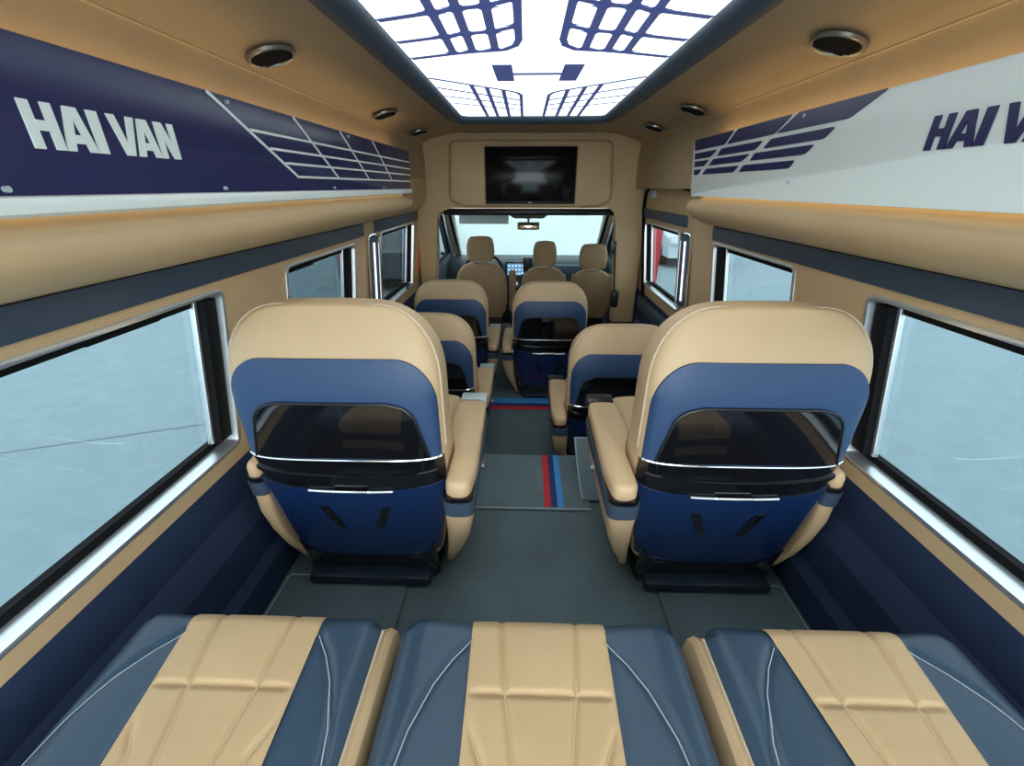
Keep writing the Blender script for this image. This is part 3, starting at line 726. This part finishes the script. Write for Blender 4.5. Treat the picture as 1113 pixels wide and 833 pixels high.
# dashboard
prof = [(4.72, .10), (4.70, .50), (4.74, .66), (4.80, .745), (4.86, .775), (5.0, .785), (5.45, .76), (5.5, .10)]
b = MB(); b.rings([[(x, y, z) for y, z in prof] for x in (-.87, .87)])
ds = tag(b.build('dashboard', mat('dash_plastic', (.02, .03, .04), .5), ang=50), 'dark dashboard under the windscreen', 'dashboard')
b = MB(); b.box((.42, 4.76, .70), (.55, .05, .11), .02); b.build('trim_panel', mat('dash_panel', (.06, .12, .2), .35), ds)
b = MB(); b.box((-.125, 4.755, .705), (.24, .03, .165), .006); sc_ = b.build('screen_housing', BLK, ds)
b = MB(); b.box((-.125, 4.738, .705), (.20, .004, .125), .001); b.build('screen', mat('screen_glow', (.02, .04, .08), .2, emit=.55, ecol=(.12, .32, .55)), sc_)
for i in range(3):
    for j in range(5):
        b = MB(); b.box((-.20+.037*j, 4.735, .66+.042*i), (.024, .003, .018), .001); b.build('icon', mat('icon_glow', (.5, .7, .8), .3, emit=.6), sc_) if i+j == 0 else b.build('icon', bpy.data.materials['icon_glow'], sc_)
b = MB(); b.box((-.05, 4.66, .50), (.22, .18, .12), .03); cs = b.build('shift_console', BLK, ds)
b = MB(); b.tube([(-.04, 4.62, .54), (-.04, 4.59, .66)], .012, 8); b.cyl((-.04, 4.585, .67), (0, -.2, 1), .026, .05, 16); b.build('gear_lever', CHR, cs)
for q in (-1, 1):
    b = MB(); b.cyl((-.04+.09*q, 4.63, .57), (0, -1, .4), .028, .03, 16); b.build('knob', ALU, cs)
ph = empty('phone_holder', (.0, 4.66, .80)); tag(ph, 'black phone holder standing on the dashboard beside the screen', 'holder')
b = MB(); b.box((.0, -.01, -.03), (.10, .015, .15), .006); b.build('cradle', BLK, ph)
b = MB(); b.tube([(0, .0, -.06), (0, .05, -.07)], .01, 8); b.build('stalk', BLK, ph)
# steering wheel
sw = empty('steering_wheel', (-.46, 4.56, .74)); tag(sw, 'dark steering wheel ahead of the driver seat', 'steering wheel'); sw.rotation_euler = (math.radians(-62), 0, 0)
b = MB(); b.tube([(.19*math.cos(t), .19*math.sin(t), 0) for t in [2*math.pi*k/40 for k in range(40)]], .016, 10, True); b.build('rim', BLK, sw)
b = MB(); b.cyl((0, 0, -.01), (0, 0, 1), .065, .04, 24); b.build('hub', BLK, sw)
for a in (0, math.pi, -math.pi/2):
    b = MB(); b.tube([(.05*math.cos(a), .05*math.sin(a), -.005), (.185*math.cos(a), .185*math.sin(a), 0)], .014, 8); b.build('spoke', BLK, sw)
b = MB(); b.tube([(0, 0, -.02), (0, 0, -.25)], .03, 10); b.build('column', BLK, sw)
# windscreen
ws = MB(); wt, wb, yt, yb = .80, .83, 4.62, 5.42
Gw = [[(x*(wt+(wb-wt)*t), yt+(yb-yt)*t-.06*x*x, 1.30+(.74-1.30)*t) for x in zpts(-1, 1, 10)] for t in zpts(0, 1, 6)]
ws.slab(Gw, (0, .003, .004)); wso = struct(ws.build('window_7', WSG), 'wide windscreen at the front of the van', 'window')
b = MB(); b.tube([Gw[0][i] for i in range(11)]+[Gw[j][10] for j in range(1, 7)]+[Gw[6][i] for i in range(9, -1, -1)]+[Gw[j][0] for j in range(5, 0, -1)], .018, 8, True); b.build('seal', RUB, wso)
# cab roof, pillars and doors
b = MB(); b.box((0, 4.12, 1.355), (1.80, 1.12, .05), .01); struct(b.build('ceiling_cab', CEIL), 'cab headliner in front of the bulkhead', 'ceiling')
for sg, side in ((-1, 'left'), (1, 'right')):
    b = MB(); b.rings([[(sg*(.835+dx)*k, yt-.03+(yb-yt)*t+dy, 1.335-.60*t) for dx, dy in ((-.045, .03), (.03, .03), (.05, -.06), (-.02, -.07))] for t, k in ((0, .97), (.5, 1), (1, 1.02))])
    struct(b.build('trim_pillar_'+side, mat('pillar_beige_'+side, (.62, .52, .40), .6)), 'beige windscreen pillar on the %s' % side, 'pillar')
    outer = [(3.56, -.05), (5.30, -.05), (5.30, .78), (4.66, 1.335), (3.56, 1.335)]
    hole = dedupe(rpoly([(3.70, .84), (5.02, .84), (4.56, 1.27), (3.70, 1.29)], .04))
    o = wall_panel('door_%d' % (2 if sg < 0 else 3), sg, outer, [hole], 'front cab door on the %s' % side, m=NAVT, xf=lambda z: .90-.05*max(0, z-.83)); o['category'] = 'door'
    b = MB(); b.prism([(sg*(.925-.05*max(0, z-.83)), y, z) for y, z in hole], (sg*.004, 0, 0)); b.build('pane', WSG, o)
    b = MB(); b.tube([(sg*(.90-.05*max(0, z-.83)), y, z) for y, z in hole], .012, 8, True); b.build('seal', RUB, o)
    mr = empty('wing_mirror', (sg*1.08, 4.86, .92)); tag(mr, 'black wing mirror outside the %s cab door' % side, 'mirror')
    b = MB(); b.box((0, 0, .06), (.19, .10, .26), .035, seg=3); b.build('housing', BLK, mr)
    b = MB(); b.box((0, -.052, .06), (.15, .004, .21), .001); b.build('mirror_glass', CHR, mr)
    b = MB(); b.tube([(-sg*.05, .0, -.05), (-sg*.15, .02, -.07)], .02, 8); b.build('arm', BLK, mr)
# seat belt on the right pillar
sb = empty('seat_belt', (.67, 3.50, .9)); tag(sb, 'black seat belt hanging on the right cab pillar', 'seat belt')
b = MB(); b.box((-.012, -.05, .20), (.03, .05, .10), .01); b.build('upper_anchor', BLK, sb)
b = MB(); b.prism([(-.005, -.075, .20), (-.005, -.03, .20), (.02, -.035, -.15), (.02, -.08, -.15)], (.003, 0, 0)); b.build('webbing', RUB, sb)
b = MB(); b.box((.03, -.05, -.20), (.06, .08, .14), .02); b.build('retractor', BLK, sb)
# rear view mirror, console, visor
rm = empty('rear_view_mirror', (.0, 4.60, 1.165)); tag(rm, 'rear view mirror reflecting the tan cabin, at the windscreen top', 'mirror')
b = MB(); b.box((0, .012, 0), (.225, .03, .075), .012, rot=Matrix.Rotation(-.10, 3, 'X')); b.build('housing', BLK, rm)
b = MB(); b.box((0, -.0065, .001), (.205, .004, .060), .001, rot=Matrix.Rotation(-.10, 3, 'X')); b.build('mirror_glass', mat('mirror_glass', (1, .80, .55), .06, metal=1), rm)  # gold tint puts the orange cabin reflection into the glass colour
b = MB(); b.tube([(0, .02, .03), (0, .02, .065)], .01, 8); b.build('stalk', BLK, rm)
oc = empty('overhead_console', (0, 4.50, 1.285)); tag(oc, 'black overhead console between the sun visors', 'console')
b = MB(); b.rings([[(x*k, y, z) for x, y in rpoly([(-.24, -.10), (.24, -.10), (.24, .08), (-.24, .08)], .03)] for z, k in ((.045, 1), (.02, .95), (-.035, .6))]); b.build('body', BLK, oc)
b = MB(); b.box((0, -.04, -.038), (.05, .02, .012), .003); b.build('map_light', SILV, oc)
sv = empty('sun_visor', (-.45, 4.56, 1.24)); tag(sv, 'pale grey sun visor folded down in front of the driver', 'sun visor')
b = MB(); b.box((.0, 0, -.01), (.50, .018, .085), .008); b.build('flap', mat('visor_grey', (.6, .68, .7), .7), sv)
b = MB(); b.tube([(-.22, 0, .035), (-.22, .02, .08)], .007, 8); b.build('hinge', BLK, sv)
b = MB(); b.tube([(.20, 0, .035), (.20, .02, .08)], .007, 8); b.build('clip', BLK, sv)

# ------------------------------------------------------------------ outside
b = MB(); b.box((0, 8, -.67), (60, 60, .1)); struct(b.build('ground', PAVE), 'pale concrete paving outside the windows', 'ground')
def joint(p, q, w=.012):
    d = (Vector(q)-Vector(p)).normalized(); n = Vector((-d.y, d.x, 0))*w
    return [tuple(Vector(p)+n), tuple(Vector(q)+n), tuple(Vector(q)-n), tuple(Vector(p)-n)]
b = MB(); b.prism(joint((-9, 1.396, -.6195), (-1.2, 4.316, -.6195)), (0, 0, .001)); struct(b.build('trim_joint', mat('joint_dark', (.12, .15, .16), .9)), 'thin dark paving joint seen through the left window', 'joint')
b = MB()
zz_ = zpts(-.62, 4.5, 64)
b.rings([[(x, 12.0+(.03 if i % 2 else 0), z) for i, z in enumerate(zz_)]+[(x, 12.2, 4.5), (x, 12.2, -.62)] for x in (-2.35, 2.35)])
struct(b.build('shutter_wall', SHUT, ang=70), 'white ribbed shutter wall ahead of the windscreen', 'wall')
def wheel(root, x, y, z, r=.33):
    b = MB(); b.cyl((x, y, z), (1, 0, 0), r, .2, 28); w = b.build('wheel', RUB, root)
    b = MB(); b.cyl((x, y, z), (1, 0, 0), r*.6, .21, 20); b.build('hub_cap', ALU, w)
def car(name, loc, rz, prof, width, paint, wins, label, cat):
    r = empty(name, loc, rz); tag(r, label, cat)
    b = MB(); b.prism([(-width/2, y, z) for y, z in prof], (width, 0, 0), .05); b.build('body', paint, r)
    for w in wins:
        for q in (-1, 1):
            b = MB(); b.prism([(q*(width/2-.004), y, z) for y, z in w], (q*.012, 0, 0)); b.build('side_window', mat(name+'_glass', (.10, .16, .19), .08), r)
    ys = [p[0] for p in prof]; L0, L1 = min(ys), max(ys)
    for y in (L0+.8, L1-.85):
        for q in (-1, 1): wheel(r, q*(width/2-.09), y, .33)
    for q in (-1, 1):
        b = MB(); b.box((q*(width/2-.2), L1-.02, .75), (.3, .06, .14), .02); b.build('headlight', WHK, r)
        b = MB(); b.box((q*(width/2-.15), L0+.01, .85), (.16, .05, .3), .02); b.build('tail_light', RED, r)
    return r
CARP_ = [(0, .3), (0, .85), (.3, .95), (.9, 1.42), (2.3, 1.45), (3.2, .98), (4.2, .85), (4.35, .3)]
GREY = mat('grey_car_paint', (.13, .19, .22), .3, coat=.6); PALE = mat('pale_car_paint', (.42, .52, .55), .3, coat=.6); REDP = mat('red_car_paint', (.5, .02, .03), .3, coat=.6)
car('car_shape', (-3.3, 9.4, -.62), math.pi*0, CARP_, 1.75, mat('cab_reflection_dark', (.05, .08, .10), .25, coat=.8), [[(.95, .98), (2.9, .98), (2.25, 1.36), (1.0, 1.34)]], 'dark car shape standing in for the cab reflection in the left front window', 'car')  # dark car added in place of the cab's reflection in this window
car('car_shape', (4.9, 16.9, -.62), math.pi, CARP_, 1.75, PALE, [[(.95, .98), (2.9, .98), (2.25, 1.36), (1.0, 1.34)]], 'pale grey parked car outside the sliding door window', 'car')
rp = empty('red_post', (2.45, 8.6, -.62)); tag(rp, 'red square post outside the sliding door window', 'post')
b = MB(); b.box((0, 0, 1.1), (.24, .24, 2.2), .02); b.build('shaft', REDP, rp)
b = MB(); b.box((0, 0, .06), (.36, .36, .12), .02); b.build('foot', GREY, rp)
